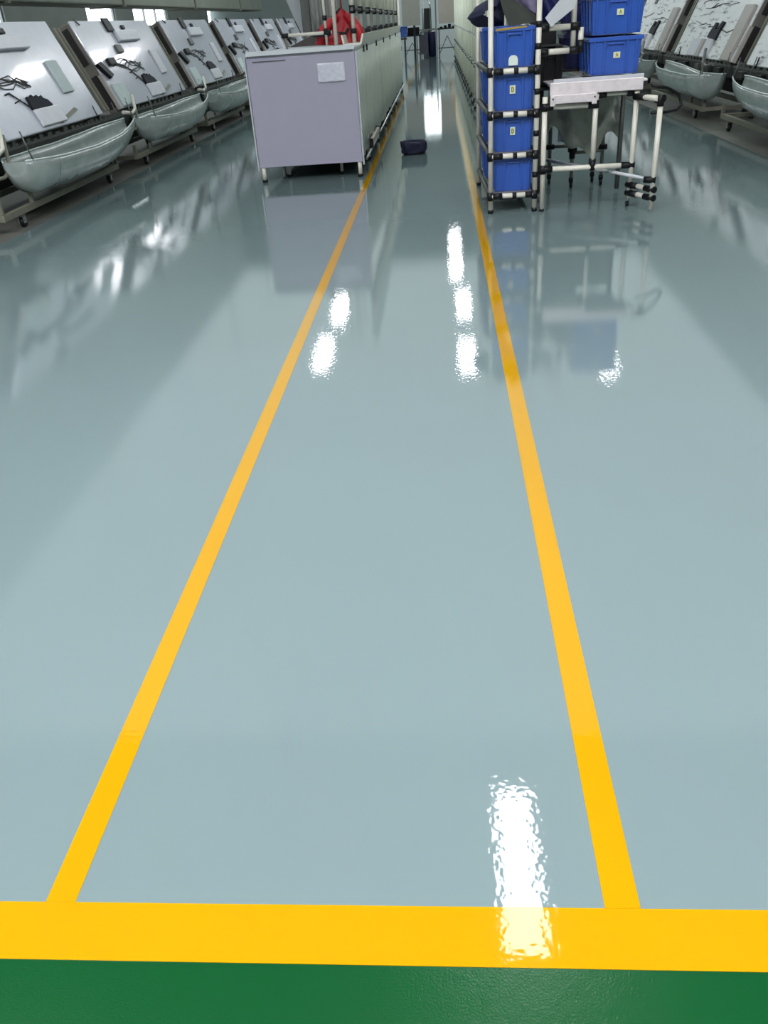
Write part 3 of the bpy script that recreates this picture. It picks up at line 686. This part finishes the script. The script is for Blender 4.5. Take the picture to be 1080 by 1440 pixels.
crate_mesh(1.24,8.65,1.021,.24,.4,.27,T,None,'navy'); crate_mesh(1.24,8.65,1.30,.24,.4,.27,T,None,'navy')
# small roller rack behind the table
T = thing('small_pipe_cart', 'low grey pipe cart with black clamps standing behind the legs of the tray table', 'cart', (1.25,8.6,0))
for x,y in ((1.06,8.75),(1.48,8.75),(1.24,8.5),(1.53,8.55)):
    pipe((x,y,.06),(x,y,.9),T,r=.017,m='olive')
    MB().tube([(x-.012,y,.03),(x+.012,y,.03)],.03,12).build('wheel','black',T)
    jnt((x,y,.05),(x,y,.09),T,.022)
for z in (.34,.62):
    pipe((1.06,8.75,z),(1.48,8.75,z),T,r=.015,name='rail',m='olive'); pipe((1.24,8.5,z-.03),(1.53,8.55,z-.03),T,r=.015,name='rail',m='olive')
    for x,y in ((1.06,8.75),(1.24,8.5),(1.48,8.75),(1.53,8.55)): jnt((x-.04,y,z),(x+.04,y,z),T,.025)
    jnt((1.24,8.5,z-.08),(1.24,8.5,z+.05),T,.028)
tag(MB().grid(lambda u,v: (1.09+.12*u, 8.42+.03*math.sin(9*u), .42+.16*v), 10,8).build('clear_film','pouch',solid=.003), 'scrap of shiny clear film hanging behind the tray table', 'film')
def bagfilm(u,v):
    zb_ = .42+.10*math.sin(u*7+1)+.05*math.sin(u*17)-.12*max(0,(u-.6))
    return (.98+.66*u, 8.32+.03*math.sin(11*u+3*v)+.02*math.sin(23*u*v), zb_+(.93-zb_)*v)
tag(MB().grid(bagfilm, 40, 14).build('plastic_sheet','film',solid=.003), 'torn grey-green plastic sheet hanging under the tray table top', 'plastic sheet')
# belt loop at the right end of the table
tag(MB().tube([(1.655,7.3,.93),(1.80,7.4,.90),(1.92,7.5,.84),(1.95,7.5,.76),(1.90,7.45,.73),(1.78,7.3,.735),(1.66,7.26,.74)],.012,8).build('black_hose','black'), 'black hose looping out from the right end of the tray table', 'hose')

# ------------------------------------------------------------------ rack row on the right side of the aisle
names = ['nearest','second','third','fourth']
seg = [(12.2,18.0),(18.3,24.3),(24.6,30.4),(30.7,36.6)]
for q,(a,b_) in enumerate(seg):
    T = thing('slatted_rack', '%s pale slatted pipe rack in the row behind the blue crates' % names[q], 'rack', (.72,a,0), 'slatted racks right of the aisle')
    n = 5
    for i in range(n+1):
        y = a+.05+(b_-a-.1)*i/n
        p_ = pipe((.65,y,.04),(.65,y,2.1),T,r=.02,m='slat')
        for z in (.0,): MB().tube([(.65,y,0),(.65,y,.04)],.03,8).build('foot','black',p_)
        MB().tube([(.612,y,.15),(.69,y,.15)],.035,8).build('joint','black',p_)
        MB().tube([(.65,y,.68),(.65,y,.75)],.028,8).build('joint','greymetal',p_)
        pipe((1.1,y,.0),(1.1,y,2.1),T,r=.02,m='slat')
    for z in (.15,.715,1.2,2.08):
        pipe((.65,a,z),(.65,b_,z),T,r=.018,name='rail',m='boardedge' if z>.5 else 'greymetal')
        pipe((1.1,a,z),(1.1,b_,z),T,r=.018,name='rail',m='greymetal')
    for i in range(n):
        ya = a+.09+(b_-a-.1)*i/n; ln = (b_-a-.1)/n-.08
        for (z0,z1) in ((.19,.69),(.745,1.17),(1.23,2.05)):
            MB().grid(lambda u,v: (.685+.012*math.sin(u*50), ya+ln*u, z0+(z1-z0)*v), 34, 1).build('slat_panel','slat',T,solid=.002)

# ------------------------------------------------------------------ far end of the aisle
def hung(x0,x1,m,lab):
    T = thing('partition_board', lab, 'panel', ((x0+x1)/2,37.3,1.27))
    MB().box(x0,x1,37.2,37.24,1.27,2.5).build('panel_sheet',m,T,bevel=.008)
    for x in (x0+.1,x1-.1): MB().box(x-.01,x+.01,37.21,37.6,2.42,2.45).build('panel_hanger','greymetal',T)
hung(-1.37,-.67,'greyboard','grey square panel hanging at the far end, left of the bright gap')
hung(.04,.72,'taupe','warm grey square panel hanging at the far end, right of the bright gap')
def table(x0,x1,y,z,lab,m='grime'):
    T = thing('far_workbench', lab, 'workbench', ((x0+x1)/2,y,0))
    MB().box(x0,x1,y,y+.8,z-.06,z).build('worktop',m,T)
    for x in (x0+.05,x1-.05):
        for yy in (y+.05,y+.75): MB().box(x-.025,x+.025,yy-.025,yy+.025,0,z-.06).build('leg','greymetal',T)
    MB().bar((x0+.05,y+.04,.1),((x0+x1)/2,y+.04,z-.3),.03,.03).build('brace','greymetal',T)
    MB().bar((x1-.05,y+.04,.1),((x0+x1)/2,y+.04,z-.3),.03,.03).build('brace','greymetal',T)
    MB().box(x0,x1,y+.3,y+.34,.3,.34).build('stretcher','greymetal',T)
    return T
table(.0,.8,41,1.08,'dark cluttered workbench with crossed legs under the warm grey panel')
table(-1.5,-.75,41,.9,'dark workbench under the left grey panel at the far end')
for i in range(4):
    x = .08+.18*i; tag(MB().box(x,x+.13,41.1,41.4,1.08,1.08+.05+.04*(i%3)).build('tool_box','black',bevel=.01), ['small black box first from the left','slightly taller black box second from the left','black box third from the left, tallest','small black box last on the right'][i]+' on the far cluttered workbench', 'box', 'black boxes on the far workbench')
tag(MB().box(-1.4,-.8,41.1,41.5,.9,1.18).build('machine_box','black',bevel=.02), 'black machine box on the far workbench under the left grey panel', 'box')
T = thing('trolley', 'purple-grey trolley cabinet standing in the far gap', 'trolley', (-.75,42,0))
MB().box(-.78,-.45,42,42.4,.1,1.0).build('cabinet_body','purple',T,bevel=.01); MB().box(-.72,-.62,41.985,41.999,.86,.95).build('notice','labelw',T)
for x in (-.74,-.49):
    for y in (42.05,42.35): MB().tube([(x-.015,y,.05),(x+.015,y,.05)],.05,10).build('wheel','black',T)
T = thing('navy_drum', 'dark navy drum standing in the far gap', 'drum', (-.25,42.2,0))
MB().tube([(-.25,42.2,0),(-.25,42.2,.02),(-.25,42.2,.9),(-.25,42.2,.92)],[.17,.19,.19,.17],18).build('drum_body','navy',T); MB().tube([(-.25,42.2,.921),(-.25,42.2,.95)],[.18,.17],18).build('lid','black',T)
T = thing('door_post', 'slim white post standing in the middle of the far gap', 'post', (-.07,40,0))
MB().box(-.1,-.04,40,40.05,0,2.4).build('post_body','boardedge',T); MB().box(-.13,-.01,39.97,40.08,0,.01).build('base_plate','greymetal',T)
T = thing('rail_barrier', 'grey rail barrier across the far gap', 'barrier', (-.5,43.5,0))
MB().box(-1.0,.0,43.5,43.54,1.0,1.06).build('top_rail','greyboard',T)
for x in (-.97,-.05): MB().box(x-.02,x+.02,43.5,43.54,0,1.0).build('barrier_post','greymetal',T)
tag(MB().box(-.99,-.90,38.5,38.6,0,2.5).build('dark_post','grime'), 'dark upright post beside the left hanging grey panel', 'post')
T = thing('green_machine', 'tall dark green machine with pipes seen through the far gap', 'machine', (-.5,47,0))
MB().box(-.75,-.3,47,47.5,0,1.9).build('machine_body','grime',T,bevel=.02); MB().tube([(-.35,46.98,.9),(-.35,46.95,1.9),(-.42,46.95,2.3)],.04,8).build('machine_pipe','chrome',T)
MB().tube([(-.7,46.98,.9),(-.68,46.95,2.2)],.035,8).build('machine_pipe','boardedge',T)

# ------------------------------------------------------------------ world and view
w = bpy.data.worlds.new('world'); bpy.context.scene.world = w; w.use_nodes = True
w.node_tree.nodes['Background'].inputs['Color'].default_value = (.75,.85,.95,1); w.node_tree.nodes['Background'].inputs['Strength'].default_value = .5
vs = bpy.context.scene.view_settings
vs.view_transform = 'Standard'; vs.look = 'None'; vs.gamma = 1; vs.use_curve_mapping = False; vs.exposure = 0.0
